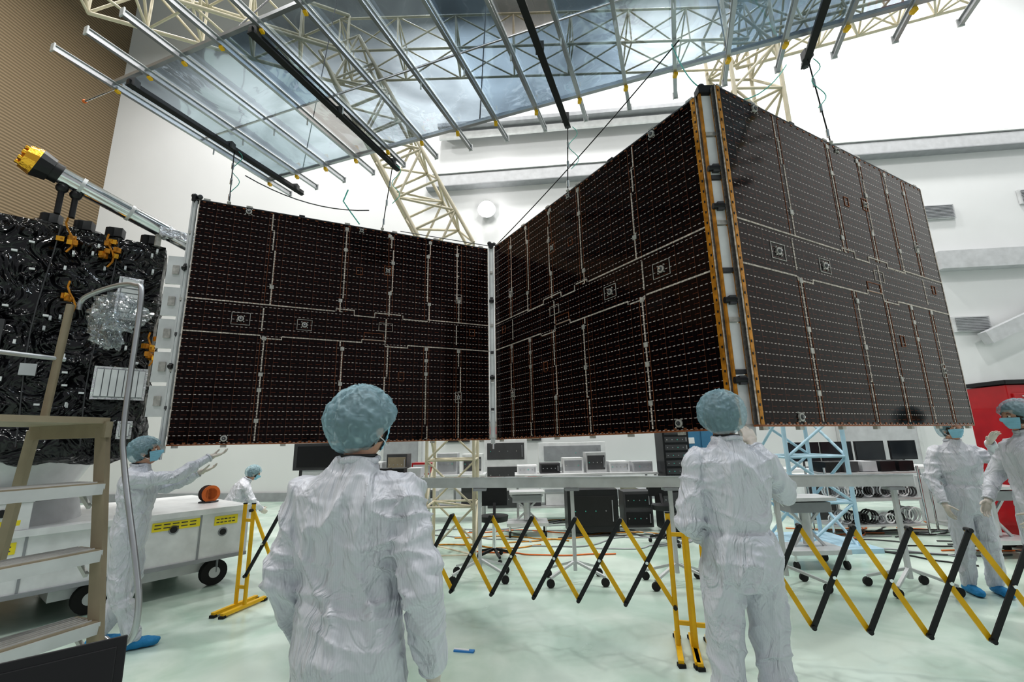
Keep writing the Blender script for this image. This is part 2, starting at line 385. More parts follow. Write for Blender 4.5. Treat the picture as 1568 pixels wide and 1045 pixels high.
# ---------------------------------------------------------------- solar panels
H=2.5
SEP=[.22,.45,.61,.75,.875]
def solar_panel(P0,P1,z0,z1,mirror,orange=None):
    P0=V((*P0,0));P1=V((*P1,0)); e=(P1-P0); W=e.length; e.normalize(); n=V((e.y,-e.x,0))
    mid=(P0+P1)/2
    if n.dot(mid)>0: n=-n
    def Mp(u,v,d): return P0+e*u+n*d+V((0,0,z0+(z1-z0)*u/W+v))
    b=B()
    def pb(u0,u1,v0,v1,d0,d1,mat):
        if mirror: u0,u1=W-u1,W-u0
        b.hexa([Mp(u0,v0,d1),Mp(u1,v0,d1),Mp(u1,v0,d0),Mp(u0,v0,d0),Mp(u0,v1,d1),Mp(u1,v1,d1),Mp(u1,v1,d0),Mp(u0,v1,d0)],mat)
    def outline(u0,u1,v0,v1,t=.007,mat='harness',d=.005):
        pb(u0,u1,v0,v0+t,0,d,mat); pb(u0,u1,v1-t,v1,0,d,mat); pb(u0,u0+t,v0+t,v1-t,0,d,mat); pb(u1-t,u1,v0+t,v1-t,0,d,mat)
    pb(0,W,0,H,-.035,-.002,'dgrey')
    qs=[Mp(0,0,0),Mp(W,0,0),Mp(W,H,0),Mp(0,H,0)]
    uu=[(0,0),(W,0),(W,H),(0,H)]
    if mirror: uu=[(W-a,c) for a,c in uu]
    b.add(qs,[(0,1,2,3)],'cells',uvs=[uu])
    rnd=random.Random(3)
    vb0,vb1=.44*H,.575*H
    def dashrun_v(u,va,vb_):
        v=va
        while v<vb_-.02:
            pb(u-.0065,u+.0065,v,v+.024,0,.004,'harness'); v+=.028
    def dashrun_h(v,ua,ub):
        u=ua
        while u<ub-.02:
            pb(u,u+.031,v-.006,v+.006,0,.004,'harness'); u+=.034
    for k,sf in enumerate(SEP):
        u=sf*W
        for (a,c) in ((.02,vb0),(vb1,H-.02)):
            v=a
            while v<c:
                L=rnd.choice((.16,.23,.31,.39)); v2=min(v+L,c); j=rnd.choice((-.025,0,0,.025,0))
                dashrun_v(u+j,v,v2)
                pb(u-.034,u-.031,v,v2,0,.003,'copper'); pb(u+.031,u+.034,v,v2,0,.003,'copper')
                if j: pb(min(u,u+j),max(u,u+j)+.004,v-.004,v+.004,0,.005,'harness')
                if rnd.random()<.6: pb(u+j-.02,u+j+.02,v2-.05,v2-.01,0,.008,'hard')
                v=v2
        if k in (0,2,4): dashrun_v(u-.03,vb0+.05,vb1-.04)
    up_=[(0,.43,0),(.43,.49,.03),(.49,.56,-.03),(.56,.66,.025),(.66,.76,-.02),(.76,1,0)]
    lo_=[(0,.21,0),(.21,.27,-.03),(.27,.52,0),(.52,.60,.035),(.60,.68,-.03),(.68,1,0)]
    for v0,lst in ((vb1,up_),(vb0,lo_)):
        pv=None
        for a,c,dv in lst:
            dashrun_h(v0+dv,a*W,c*W)
            if pv is not None: pb(a*W-.004,a*W+.004,min(v0+dv,v0+pv),max(v0+dv,v0+pv),0,.005,'harness')
            pv=dv
    for (uf,vf,w,h,mm) in ((.15,.505,.17,.13,'hard'),(.335,.50,.15,.12,'hard'),(.56,.47,.22,.09,'copper'),(.60,.52,.16,.10,'harness'),(.60,.80,.09,.12,'copper'),
                        (.875,.70,.08,.12,'hard'),(.875,.20,.08,.13,'hard'),(.5,.78,.07,.09,'copper'),(.66,.29,.07,.1,'copper'),(.93,.53,.07,.09,'copper')):
        u,v=uf*W,vf*H; outline(u-w/2,u+w/2,v-h/2,v+h/2,mat=mm,t=.0045)
    def boss(uf,vf,r=.03):
        u,v=uf*W,vf*H
        if mirror: u=W-u
        b.cyl(Mp(u,v,0),Mp(u,v,.012),r,'hard',n=20); b.cyl(Mp(u,v,.012),Mp(u,v,.016),r*.55,'dgrey',n=16); b.cyl(Mp(u,v,.016),Mp(u,v,.03),r*.25,'steel',n=10)
        for a in range(4):
            w_=a*math.pi/2+.78; b.cyl(Mp(u+math.cos(w_)*r*1.4,v+math.sin(w_)*r*1.4,0),Mp(u+math.cos(w_)*r*1.4,v+math.sin(w_)*r*1.4,.01),.006,'hard',n=8)
    for q in ((.15,.505),(.335,.5),(.6,.80),(.875,.70),(.875,.20),(.14,.985),(.14,.02),(.5,.985)): boss(*q,r=.022 if q[0]>.4 else .03)
    pb(0,W,-.012,0,-.035,.004,'copper'); pb(0,W,H,H+.01,-.035,.002,'dgrey'); pb(0,.008,0,H,-.035,.005,'harness'); pb(W-.008,W,0,H,-.035,.005,'harness')
    for uf in (.02,.14,.3,.45,.62,.78,.97):
        pb(uf*W-.03,uf*W+.03,H+.01,H+.03,-.03,0,'hard' if uf!=.3 else 'black'); pb(uf*W-.025,uf*W+.025,-.035,-.012,-.03,0,'hard')
    for k in range(36):
        u=(k+.5)/36*W; pb(u-.012,u+.012,.004,.016,0,.004,'copper'); pb(u-.012,u+.012,H-.018,H-.008,0,.004,'copper')
    if orange:
        a,c=(W-.045,W-.01) if orange=='hi' else (.01,.045)
        if mirror: a,c=W-c,W-a
        pb(a,c,0,H,0,.01,'kapton')
        for k in range(30):
            v=(k+.5)/30*H; pb(a+.006,a+.016,v-.008,v+.008,.01,.014,'black')
    return b.build('solar_panel')
solar_panel((-3.24,4.33),(-.30,5.73),1.615,1.61,False)
solar_panel((-.21,5.68),(1.45,3.03),1.61,1.645,True,'hi')
solar_panel((1.55,2.93),(4.44,4.48),1.66,1.65,False,'lo')
def hinge(x,y,z0,w,yaw,dark):
    b=B(); R=Matrix.Rotation(yaw,3,'Z')
    n=7
    for i in range(n):
        a=z0+H*i/n; b.box((x,y,a+H/n/2-.01),(w,.03,H/n-.03),'white',yaw)
        b.box((x,y-.0,a),(w*.8,.05,.03),'dgrey' if i%2 else 'hard',yaw)
    for s in (-1,1):
        o=R@V((s*w*.5,-.01,0)); b.box((x+o.x,y+o.y,z0+H/2),(.016,.025,H),'kapton' if dark else 'alul',yaw)
    for zz in ((.62,.74,.34,.12) if dark else (.3,.7)):
        c=V((x,y-.03,z0+H*zz)); b.cyl(c-R@V((w*.6,0,0)),c+R@V((w*.6,0,0)),.022,'black',n=14); b.box(c,(w*.5,.03,.06),'dgrey',yaw)
    b.box((x,y,z0+H+.02),(w*1.3,.08,.06),'black',yaw); b.ball((x-.02,y,z0+H+.06),.03,'black'); b.ball((x+.04,y,z0+H+.05),.025,'dgrey')
    b.box((x,y,z0-.03),(w,.06,.06),'alul',yaw); b.cyl((x,y,z0-.06),(x,y,z0-.12),.012,'steel')
    b.build('panel_hinge')
hinge(1.508,3.01,1.65,.09,0,True)
hinge(-.255,5.68,1.61,.05,0,False)
hinge(-3.275,4.33,1.6,.03,0,False)

# ---------------------------------------------------------------- overhead offload frame
O=V((-3.74,3.74,5.0)); ax=V((.94,-.34,0)); bx=V((.34,.94,0))
def G(a,c,z=0): return O+ax*a+bx*c+V((0,0,z))
fr=empty('gravity_offload_frame',O)
b=B()
for k in range(22):
    a=-.02+.46*k; e0=-.48 if k<5 else -.1; e1=2.12
    b.beam(G(a,e0,0),G(a,e1,0),.008,.06,'alu'); b.beam(G(a,e0,.028),G(a,e1,.028),.032,.006,'alul'); b.beam(G(a,e0,-.028),G(a,e1,-.028),.032,.006,'alu')
    for c in (e0,e1): b.beam(G(a-.025,c,0),G(a+.025,c,0),.012,.075,'alul')
    b.box(G(a,1.78,-.045),(.035,.05,.03),'yellow'); b.box(G(a,.02,-.045),(.03,.04,.02),'yellow')
    b.cyl(G(a,1.0,-.03),G(a,1.0,-.1),.008,'alul',n=8)
for c,t in ((0,.035),(.9,.015),(1.8,.04)):
    b.beam(G(-.1,c,.05),G(9.9,c,.05),t,t,'alu')
b.cyl(G(-.5,.0,-.02),G(.0,.0,-.02),.01,'steel'); b.ball(G(-.5,0,-.02),.02,'orange')
b.build('beams',fr,O)
b=B()
for a in (.25,1.77,3.93,6.16,8.2):
    b.beam(G(a,-.05,-.07),G(a,2.07,-.07),.04,.045,'black'); b.beam(G(a,-.05,-.1),G(a,2.07,-.1),.06,.01,'rubber')
    for c in (0,1.0,1.95): b.box(G(a,c,-.06),(.07,.07,.08),'dgrey'); 
    b.ball(G(a,2.05,-.09),.03,'dgrey')
b.build('rails',fr,O)
b=B()
rr=random.Random(5)
for k in range(21):
    a=-.02+.46*k
    for c0,c1 in ((.02,.89),(.91,1.78)):
        mt_='film2' if k in (2,3,7,8,9,12,13) and rr.random()<.6 else rr.choice(('film1','film3','film1'))
        if (k,c0) in ((3,.91),(8,.02)): mt_='film4'
        b.add([G(a+.01,c0,.045),G(a+.45,c0,.045),G(a+.45,c1,.045),G(a+.01,c1,.045)],[(0,1,2,3)],mt_)
b.build('film_panes',fr,O)
b=B()
def cable(p,q,r=.006,mat='black',sag=0):
    p,q=V(p),V(q); b.tube([p.lerp(q,t/10)-V((0,0,sag*4*(t/10)*(1-t/10))) for t in range(11)],r,mat,6)
def hang(top,bot):
    cable(top,bot); t,bt=V(top),V(bot)
    for f in (.25,.55,.85): c=t.lerp(bt,f); b.cyl(c,c-V((0,0,.07)),.014,'steel',n=8)
    b.tube([t+V((.05+.05*math.sin(i*.6),0,-.03*i)) for i in range(18)],.004,'green',6)
    b.ball(bt,.02,'hard')
hang(G(.25,1.05,-.1),(-3.0,4.44,4.14)); hang(G(1.77,1.95,-.1),(-1.55,5.12,4.14)); hang(G(3.93,2.05,-.1),(.62,4.35,4.15)); hang(G(6.16,1.95,-.1),(2.92,3.66,4.17))
cable((-1.35,5.2,4.14),(-.26,5.7,4.14),.005,'dgrey',.0)
cable((-2.9,4.5,4.5),(-1.7,5.05,4.35),.006,'dgrey',.12)
cable((-.2,5.7,4.14),(1.5,3.3,4.95),.006,'black',.05)
cable((1.5,3.05,4.2),(2.6,3.6,4.95),.005,'green',.2); cable((1.5,3.0,4.2),(1.45,3.35,4.95),.005,'green',.1)
for a in (.5,3.0,5.5,8): cable(G(a,1.8,.05),G(a,2.2,3.4),.007,'dgrey')
for a in (1.5,4.5,7.5): cable(G(a,.0,.05),G(a,1.6,3.6),.007,'dgrey')
b.tube([(-1.95,5.0,4.6),(-2.0,5.0,4.45),(-1.9,5.0,4.3),(-1.8,5.03,4.16)],.008,'green',6)
b.build('cables',fr,O)

# ---------------------------------------------------------------- lattice towers
def lattice(b,p,q,w,n,r,mat,r2=None):
    p,q=V(p),V(q); s,t=basis(q-p); r2=r2 or r*.7
    cs=[(s*i+t*j)*w/2 for i,j in ((-1,-1),(1,-1),(1,1),(-1,1))]
    for c in cs: b.cyl(p+c,q+c,r,mat,n=8)
    for k in range(n):
        a=p.lerp(q,k/n); d=p.lerp(q,(k+1)/n)
        for i in range(4):
            c0,c1=cs[i],cs[(i+1)%4]
            b.cyl(a+c0,a+c1,r2,mat,n=6)
            b.cyl(a+(c0 if k%2 else c1),d+(c1 if k%2 else c0),r2,mat,n=6)
        b.cyl(a+cs[0],a+cs[2],r2,mat,n=6)
    for i in range(4): b.cyl(q+cs[i],q+cs[(i+1)%4],r2,mat,n=6)
tw=empty('truss_tower',(-1.0,7.3,0))
b=B()
lattice(b,(-.95,7.3,0),(-.95,7.3,4.6),.7,7,.025,'cream'); lattice(b,(-.95,7.3,4.6),(-3.0,7.2,8.6),.75,7,.03,'cream')
lattice(b,(-6.5,5.6,8.8),(-3.0,7.2,8.8),.8,5,.032,'cream'); lattice(b,(-3.0,7.2,8.8),(4.35,7.2,8.9),.7,7,.022,'cream')
b.build('lattice_a',tw,(-1.0,7.3,0))
b=B(); lattice(b,(4.35,7.2,0),(4.35,7.2,1.9),.85,3,.03,'pblue'); lattice(b,(4.35,7.2,1.9),(4.35,7.2,9.3),.85,8,.036,'cream'); lattice(b,(4.4,7.2,9.0),(9.5,7.3,10.5),.8,6,.03,'cream')
b.box((4.35,7.2,.03),(1.2,1.2,.06),'pblue')
b.build('lattice_b',tw,(-1.0,7.3,0))

# ---------------------------------------------------------------- spacecraft
A0=V((-5.9,3.02,0)); A1=V((-3.93,4.84,0)); e=(A1-A0); LW=e.length; e.normalize(); nb=V((-e.y,e.x,0))
if nb.y<0: nb=-nb
sc=empty('spacecraft',(-4.9,4.6,0))
SP=(-4.9,4.6,0)
def SC(u,v,d): return A0+e*u-nb*d+V((0,0,1.52+v))
b=B()
def sheet(o,du,dv,nrm,nu,nv,amp=.07,mat='mli'):
    vs=[]
    for j in range(nv+1):
        for i in range(nu+1):
            q=o+du*i/nu+dv*j/nv
            w_=noise.noise_vector(q*1.9)*.7
            f=(1-abs(noise.noise(q*2.1+w_))*2.2)+(1-abs(noise.noise(q*4.4+w_*2))*2)*.5+.05*noise.noise(q*11)
            f=max(0,f)
            ed=min(i/nu,1-i/nu,j/nv,1-j/nv); f*=min(1,ed*14)
            vs.append(q+nrm*(amp*f))
    b.add(vs,[(j*(nu+1)+i,j*(nu+1)+i+1,(j+1)*(nu+1)+i+1,(j+1)*(nu+1)+i) for j in range(nv) for i in range(nu)],mat,True)
BH=2.3
sheet(SC(0,0,0),e*LW,V((0,0,BH)),-nb,150,120)
sheet(SC(LW,0,0),nb*1.8,V((0,0,BH)),e,70,80)
sheet(SC(0,BH,0),e*LW,nb*1.8,V((0,0,1)),70,60)
sheet(SC(0,0,0),e*LW,nb*1.8,V((0,0,-1)),60,40)
c=[SC(.03,.03,-.03),SC(LW-.03,.03,-.03),SC(LW-.03,.03,-1.77),SC(.03,.03,-1.77)]; b.hexa(c+[x+V((0,0,BH-.06)) for x in c],'black')
b.build('insulated_body',sc,SP)
b=B()
def sbox(u0,u1,v0,v1,d0,d1,mat): b.hexa([SC(u0,v0,d1),SC(u1,v0,d1),SC(u1,v0,d0),SC(u0,v0,d0),SC(u0,v1,d1),SC(u1,v1,d1),SC(u1,v1,d0),SC(u0,v1,d0)],mat)
def louver(u0,u1,v0,v1,n,horiz=False):
    sbox(u0,u1,v0,v1,.03,.13,'silver'); sbox(u0+.02,u1-.02,v0+.02,v1-.02,.13,.135,'grey')
    for i in range(n):
        if horiz:
            a=v0+.02+(v1-v0-.04)*i/n; sbox(u0+.03,u1-.03,a+.006,a+(v1-v0-.04)/n-.006,.135,.15,'white')
        else:
            a=u0+.02+(u1-u0-.04)*i/n; sbox(a+.004,a+(u1-u0-.04)/n-.004,v0+.03,v1-.03,.135,.15,'white')
louver(2.33,2.53,1.38,1.84,8,True); louver(2.26,2.68,.55,.88,7); louver(2.50,2.62,.16,.34,2)
for i in range(5): b.box((-3.685,4.74,2.06+i*.36),(.19,.03,.32),'white',.35); b.box((-3.685,4.72,2.06+i*.36),(.06,.03,.1),'hard',.35)
b.beam((-3.60,4.78,1.7),(-3.60,4.78,3.8),.03,.03,'alul')
sbox(LW+.0,LW+.03,.2,2.2,-.2,-.05,'hard'); 
rr=random.Random(11)
for i in range(85):
    u=rr.uniform(.1,LW-.08); v=rr.uniform(.1,BH-.1)
    if 2.22<u and (.5<v<.92 or 1.33<v<1.88): continue
    h=.04; w_=.018
    if rr.random()<.3: h,w_=w_,h
    sbox(u,u+w_,v,v+h,.0,.10,'white' if rr.random()<.75 else 'lgrey')
for (u,v,n_) in ((2.22,2.12,9),(2.68,1.12,9),(1.9,2.2,4),(2.0,1.55,3)):
    for k in range(n_): 
        q=SC(u+rr.uniform(-.06,.06),v+rr.uniform(-.12,.12),.09); b.box(q,(.06,.04,.05),'gold' if k%2 else 'kapton',rr.uniform(0,3)); 
        b.ball(q,.032,'kapton',(1,.6,.8),n=8,m=5)
    b.tube([SC(u+.04*math.sin(i*.9),v-.2+i*.06,.1) for i in range(7)],.010,'kapton',6)
for k in range(4):
    u=.9+k*.45; b.tube([SC(u+.03*math.sin(i*.7+k),.1+i*.27,.095) for i in range(9)],.006,'dgrey',6)
sbox(.55,.85,1.2,1.6,.03,.16,'dgrey'); sbox(1.2,1.5,.3,.5,.03,.13,'dgrey'); sbox(1.45,1.6,1.0,1.25,.03,.13,'dgrey'); sbox(1.75,1.86,.75,.86,.03,.12,'lgrey')
for u in (1.7,1.95,2.2,2.5): b.cyl(SC(u,BH,-.1),SC(u,BH+.12,-.1),.05,'black'); b.box(SC(u+.05,BH+.08,-.1),(.12,.1,.1),'dgrey',.4)
b.build('instruments',sc,SP)
b=B()
p0,p1=V((-4.46,4.02,4.26)),V((-3.8,5.0,3.93)); d=(p1-p0).normalized()
b.cyl(p0,p1,.085,'steel',n=32)
for t in (.15,.5,.8): q=p0.lerp(p1,t); b.cyl(q,q+d*.03,.093,'alul',n=28)
b.cyl(p0-d*.05,p0+d*.03,.10,'black',n=24); b.cyl(p0-d*.15,p0-d*.04,.145,'black',.12,n=14,smooth=False)
b.cyl(p0-d*.24,p0-d*.15,.12,'gold',.145,n=14,smooth=False); b.cyl(p0-d*.26,p0-d*.24,.06,'kapton',n=12)
for k in range(8):
    w_=k*math.pi/4; s1,t1=basis(d); q=p0-d*.235+(s1*math.cos(w_)+t1*math.sin(w_))*.085; b.cyl(q,q-d*.035,.02,'gold',n=8)
for t in (.05,.14): q=p0.lerp(p1,t); b.cyl(q,V((q.x,q.y,3.85)),.025,'black'); b.ball(q-V((0,0,.12)),.05,'black')
q=p0.lerp(p1,.75); b.cyl(q,V((q.x,q.y,3.8)),.03,'hard')
sbz=p0.lerp(p1,.85); b.box(sbz+V((.08,-.02,-.02)),(.34,.08,.1),'silver',.9)
b.build('sensor_boom',sc,SP)
b=B()
cx=A0+e*(LW*.6)+nb*.9
b.cyl((cx.x,cx.y,.88),(cx.x,cx.y,1.1),.75,'lgrey',.7,n=32); b.cyl((cx.x,cx.y,1.1),(cx.x,cx.y,1.5),.6,'alul',.8,n=32)
b.build('support_ring',sc,SP)

# white transport cart under spacecraft
b=B()
C0=V((-5.3,3.35,0)); C1=V((-3.30,5.95,0)); ce=(C1-C0); CL=ce.length; ce.normalize(); cb=V((-ce.y,ce.x,0))
def CT(u,v,d): return C0+ce*u-cb*d+V((0,0,v))
def cbx(u0,u1,v0,v1,d0,d1,mat): b.hexa([CT(u0,v0,d1),CT(u1,v0,d1),CT(u1,v0,d0),CT(u0,v0,d0),CT(u0,v1,d1),CT(u1,v1,d1),CT(u1,v1,d0),CT(u0,v1,d0)],mat)
cbx(0,CL,.32,.86,-1.9,0,'white'); cbx(0,CL,.82,.88,-1.95,.03,'white'); cbx(0,CL,.30,.34,-1.9,.02,'grey'); cbx(1.6,CL-.2,.16,.32,-1.7,-.2,'white')
for u in (1.35,2.75):
    cbx(u,u+.02,.34,.82,0,.006,'grey')
for u,v in ((1.7,.6),(2.2,.55),(2.5,.7),(3.0,.6)): b.cyl(CT(u,v,0),CT(u,v,.01),.035,'black',n=16); b.cyl(CT(u,v,0.0),CT(u,v,.006),.05,'grey',n=16)
for u0,u1,v0,v1 in ((1.05,1.3,.68,.78),(2.3,2.75,.70,.79),(.55,.8,.66,.76),(2.9,3.15,.68,.78)):
    cbx(u0,u1,v0,v1,0,.006,'ylabel')
    for k in range(2):
        for q in range(5):
            uw=(u1-u0-.04)/5; cbx(u0+.02+q*uw,u0+.02+q*uw+uw*.75,v0+.025+k*.035,v0+.036+k*.035,.006,.008,'dgrey')
for u in (.9,1.9,3.0):
    q=CT(u,.14,-.15); b.cyl(q-cb*.04,q+cb*.04,.14,'rubber',n=24); b.cyl(q-cb*.045,q+cb*.045,.06,'alul',n=16); b.beam(q,q+V((0,0,.2)),.1,.04,'grey')
    q=CT(u,.14,-1.7); b.cyl(q-cb*.04,q+cb*.04,.14,'rubber',n=24)
b.build('transport_cart',bevel=.008)
b=B(); q=CT(1.05,1.0,-.15); yw=math.atan2(ce.y,ce.x)
b.box(q,(.62,.3,.24),'white',yw); b.box(q+V((0,0,.13)),(.64,.32,.02),'alul',yw)
for k in range(3):
    r=CT(.85+k*.16,1.04,.005); b.cyl(r,CT(.85+k*.16,1.04,.035),.035,'black' if k else 'red',n=16)
b.hexa([CT(.8,.92,.0),CT(1.3,.92,.0),CT(1.3,.92,-.01),CT(.8,.92,-.01),CT(.8,.97,.004),CT(1.3,.97,.004),CT(1.3,.97,-.01),CT(.8,.97,-.01)],'ylabel')
b.build('control_box',bevel=.006)
b=B(); q=CT(3.05,.88,-.6)
b.cyl(q+V((0,0,.11)),q+cb*.12+V((0,0,.11)),.07,'orange',n=24)
for o in (0,.12): b.cyl(q+cb*o+V((0,0,.11)),q+cb*(o+.012)+V((0,0,.11)),.105,'dgrey' if o else 'orange',n=24)
b.box(q+cb*.06+V((0,0,.01)),(.16,.16,.02),'dgrey'); b.build('hose_reel')

# ---------------------------------------------------------------- ladder
b=B()
t=V((.355,.935,0)); cdir=V((.935,-.355,0)); Wt=V((-2.10,2.36,0)); wd=.62; ty=math.atan2(.935,.355)
def LP(a,c,z): return Wt-t*a+cdir*c+V((0,0,z))
for a in (0,wd):
    b.beam(LP(a,0,1.7),LP(a,.36,.02),.055,.03,'tan'); b.beam(LP(a,-.62,1.7),LP(a,-.85,.02),.05,.03,'tan')
    b.beam(LP(a,-.64,1.69),LP(a,.05,1.69),.03,.08,'tan'); b.beam(LP(a,.3,.3),LP(a,-.8,.3),.025,.04,'tan')
    for c in (.36,-.85): b.box(LP(a,c,.015),(.08,.08,.03),'rubber')
    b.cyl(LP(a,-.55,1.7),LP(a,-.50,2.42),.02,'tan')
b.box(LP(wd/2,-.3,1.735),(wd+.02,.66,.03),'tan',ty)
for k in range(1,6):
    z=1.72-.3*k; c=.0+.36*(.3*k)/1.7
    b.box(LP(wd/2,c-.06,z),(wd,.17,.025),'tan',ty); b.box(LP(wd/2,c+.025,z-.018),(wd,.012,.05),'alul',ty)
    for i in range(6): b.box(LP(wd/2,c-.13+i*.026,z+.015),(wd-.04,.006,.005),'alul',ty)
    for a in (.03,wd-.03): b.beam(LP(a,c,z-.02),LP(a,c-.14,z-.02),.02,.03,'alul'); b.beam(LP(a,c-.01,z-.1),LP(a,c-.14,z-.01),.015,.02,'alul')
b.beam(LP(0,-.72,1.0),LP(wd,-.72,1.0),.03,.05,'tan')
def smoothpath(pts,n=6):
    pts=[V(x) for x in pts]; out=[]
    for i in range(len(pts)-1):
        p0=pts[max(i-1,0)];p1=pts[i];p2=pts[i+1];p3=pts[min(i+2,len(pts)-1)]
        for k in range(n):
            u=k/n; out.append(.5*((2*p1)+(-p0+p2)*u+(2*p0-5*p1+4*p2-p3)*u*u+(-p0+3*p1-3*p2+p3)*u**3))
    out.append(pts[-1]); return out
for a in (-.04,wd+.04):
    b.tube(smoothpath([LP(a,-.50,2.40),LP(a,-.46,2.47),LP(a,-.2,2.50),LP(a,-.0,2.48),LP(a,.07,2.38),LP(a,.09,1.75),LP(a,.15,1.5),LP(a,.35,1.05),LP(a,.40,.9),LP(a,.39,.78),LP(a,.30,.72),LP(a,.2,.74)]),.0135,'alu',10)
b.tube([LP(-.03,-.52,2.1),LP(wd+.03,-.52,2.1)],.013,'alu')
b.build('platform_ladder')
b=B()
def bag(x):
    f=1+.5*noise.noise(x*2.2)+.35*noise.noise(x*5)+.15*noise.noise(x*12); return V((x.x*.14*f,x.y*.05*f,x.z*.10*f-.05*x.x))
b.ball(LP(-.09,-.20,2.36),1,'bagm',n=56,m=40,fn=bag)
def bag2(x):
    f=1+.45*noise.noise(x*2.7+V((5,0,0)))+.35*noise.noise(x*6); return V((x.x*.08*f-.05*x.z,x.y*.04*f,x.z*.12*f))
b.ball(LP(-.09,-.30,2.27),1,'bagm',n=56,m=40,fn=bag2)
b.build('plastic_bag')

# ---------------------------------------------------------------- accordion barrier
def gate(P,Q,n,zt,zb):
    P=V((*P,0));Q=V((*Q,0)); e=(Q-P).normalized(); nn=V((e.y,-e.x,0))
    b=B()
    for k in range(n):
        a=P.lerp(Q,k/n); d=P.lerp(Q,(k+1)/n)
        b.beam(a+V((0,0,zt))+nn*.0,d+V((0,0,zb)),.012,.034,'yellow')
        b.beam(d+V((0,0,zt))+nn*.025,a+V((0,0,zb))+nn*.025,.012,.034,'black')
        m=(a+d)/2+V((0,0,(zt+zb)/2)); b.cyl(m-nn*.02,m+nn*.05,.012,'steel',n=10)
    for k in range(n+1):
        a=P.lerp(Q,k/n)
        for z in (zt,zb): b.cyl(a+V((0,0,z))-nn*.015,a+V((0,0,z))+nn*.045,.016,'black',n=10)
    for a,sg in ((P,-1),(Q,1)):
        for o in (0,.11):
            q=a+e*sg*o; b.cyl(q+V((0,0,.04)),q+V((0,0,zt+.06)),.019,'yellow'); b.cyl(q+V((0,0,zt+.06)),q+V((0,0,zt+.07)),.021,'black')
            b.beam(q-nn*.26+V((0,0,.03)),q+nn*.26+V((0,0,.03)),.04,.03,'yellow')
            for s in (-1,1): b.box(q+nn*.25*s+V((0,0,.012)),(.05,.05,.024),'rubber')
        for z in (.2,zt-.1): b.beam(a+V((0,0,z)),a+e*sg*.11+V((0,0,z)),.02,.03,'yellow')
    b.build('folding_barrier')
gate((-2.72,4.98),(1.22,3.88),11,.935,.31)
gate((1.44,3.8),(4.1,3.08),8,.93,.25)

# ---------------------------------------------------------------- aluminium rail on stands
b=B()
r0,r1=V((-1.9,6.05,1.09)),V((4.22,5.07,1.09))
b.beam(r0,r1,.09,.12,'alul'); b.beam(r0+V((0,0,.062)),r1+V((0,0,.062)),.1,.006,'steel')
for f in (.03,.24,.42,.60,.78,.97):
    q=r0.lerp(r1,f); 
    b.beam(q,V((q.x,q.y,.12)),.04,.04,'alul'); b.box(q-V((0,0,.08)),(.16,.12,.03),'grey')
    for dx,dy in ((.3,.2),(-.3,.2),(.3,-.2),(-.3,-.2)):
        b.beam((q.x,q.y,.22),(q.x+dx,q.y+dy,.1),.03,.025,'alul'); b.cyl((q.x+dx,q.y+dy-.015,.045),(q.x+dx,q.y+dy+.015,.045),.045,'rubber',n=14)
b.build('guide_rail')
def stand(x,y,h=.75,mat='alul'):
    b=B()
    b.box((x,y,h),(.6,.4,.04),mat); b.box((x,y,h-.1),(.5,.3,.12),'grey'); b.cyl((x,y,.25),(x,y,h-.1),.06,mat)
    for s in (-1,1): b.beam((x+s*.28,y,h-.05),(x-s*.22,y,.2),.03,.03,mat)
    b.box((x,y,.2),(.7,.5,.05),mat)
    for dx in (-.3,.3):
        for dy in (-.2,.2): b.cyl((x+dx,y+dy,.18),(x+dx,y+dy,.08),.015,'steel'); b.cyl((x+dx-.015,y+dy,.05),(x+dx+.015,y+dy,.05),.05,'rubber',n=14)
    b.build('wheeled_stand')
stand(3.65,6.1,.8); stand(6.3,6.4,.85); stand(.2,8.3,.7); 

# ---------------------------------------------------------------- background equipment
def bench(x,y,w,d=.75,h=.9,top='white'):
    b=B(); b.box((x,y,h),(w,d,.04),top); b.box((x,y,.3),(w-.1,d-.1,.03),'alul')
    rr=random.Random(int(x*7+50))
    for k in range(int(w/.5)):
        hh=rr.uniform(.2,.45); b.box((x-w/2+.3+k*.5,y,.32+hh/2),(rr.uniform(.25,.42),.4,hh),rr.choice(('white','black','lgrey','dgrey','cream')))
    for sx in (-1,1):
        for sy in (-1,1): b.beam((x+sx*(w/2-.05),y+sy*(d/2-.05),0.0),(x+sx*(w/2-.05),y+sy*(d/2-.05),h),.04,.04,'alu')
    b.build('workbench')
def monitor(x,y,z,yaw=0,w=.62,h=.38):
    b=B(); b.box((x,y,z+.12+h/2),(w,.03,h),'black',yaw); b.box((x,y-.018,z+.12+h/2),(w-.03,.004,h-.03),'screen',yaw); b.cyl((x,y+.02,z+.01),(x,y+.02,z+.2),.02,'dgrey'); b.box((x,y+.02,z+.008),(.22,.16,.016),'dgrey',yaw)
    b.build('monitor')
def rack(x,y,z,w,d,h,mat='dgrey',panel='black',tilt=.14):
    b=B(); b.box((x,y,z+h/2),(w,d,h),mat)
    n=max(1,int(h/tilt))
    for i in range(n):
        zz=z+h*(i+.5)/n; b.box((x,y-d/2-.006,zz),(w*.86,.012,h/n*.7),panel)
        for k in range(4): b.cyl((x-w*.35+k*w*.2,y-d/2-.012,zz),(x-w*.35+k*w*.2,y-d/2-.022,zz),.010,random.choice(('grey','hard','grey','green')),n=8)
        b.box((x+w*.38,y-d/2-.02,zz),(.015,.02,h/n*.5),'grey')
    b.build('instrument_rack',bevel=.006)
bench(6.9,9.6,3.2); 
for k in range(4): monitor(5.9+k*.68,9.6,.92,.1*(k-1.5))
bench(9.6,8.6,1.9)
monitor(9.3,8.6,.92); monitor(9.95,8.6,.92,-.2)
bench(1.4,9.6,2.8); bench(-1.9,9.9,2.6)
rr=random.Random(31)
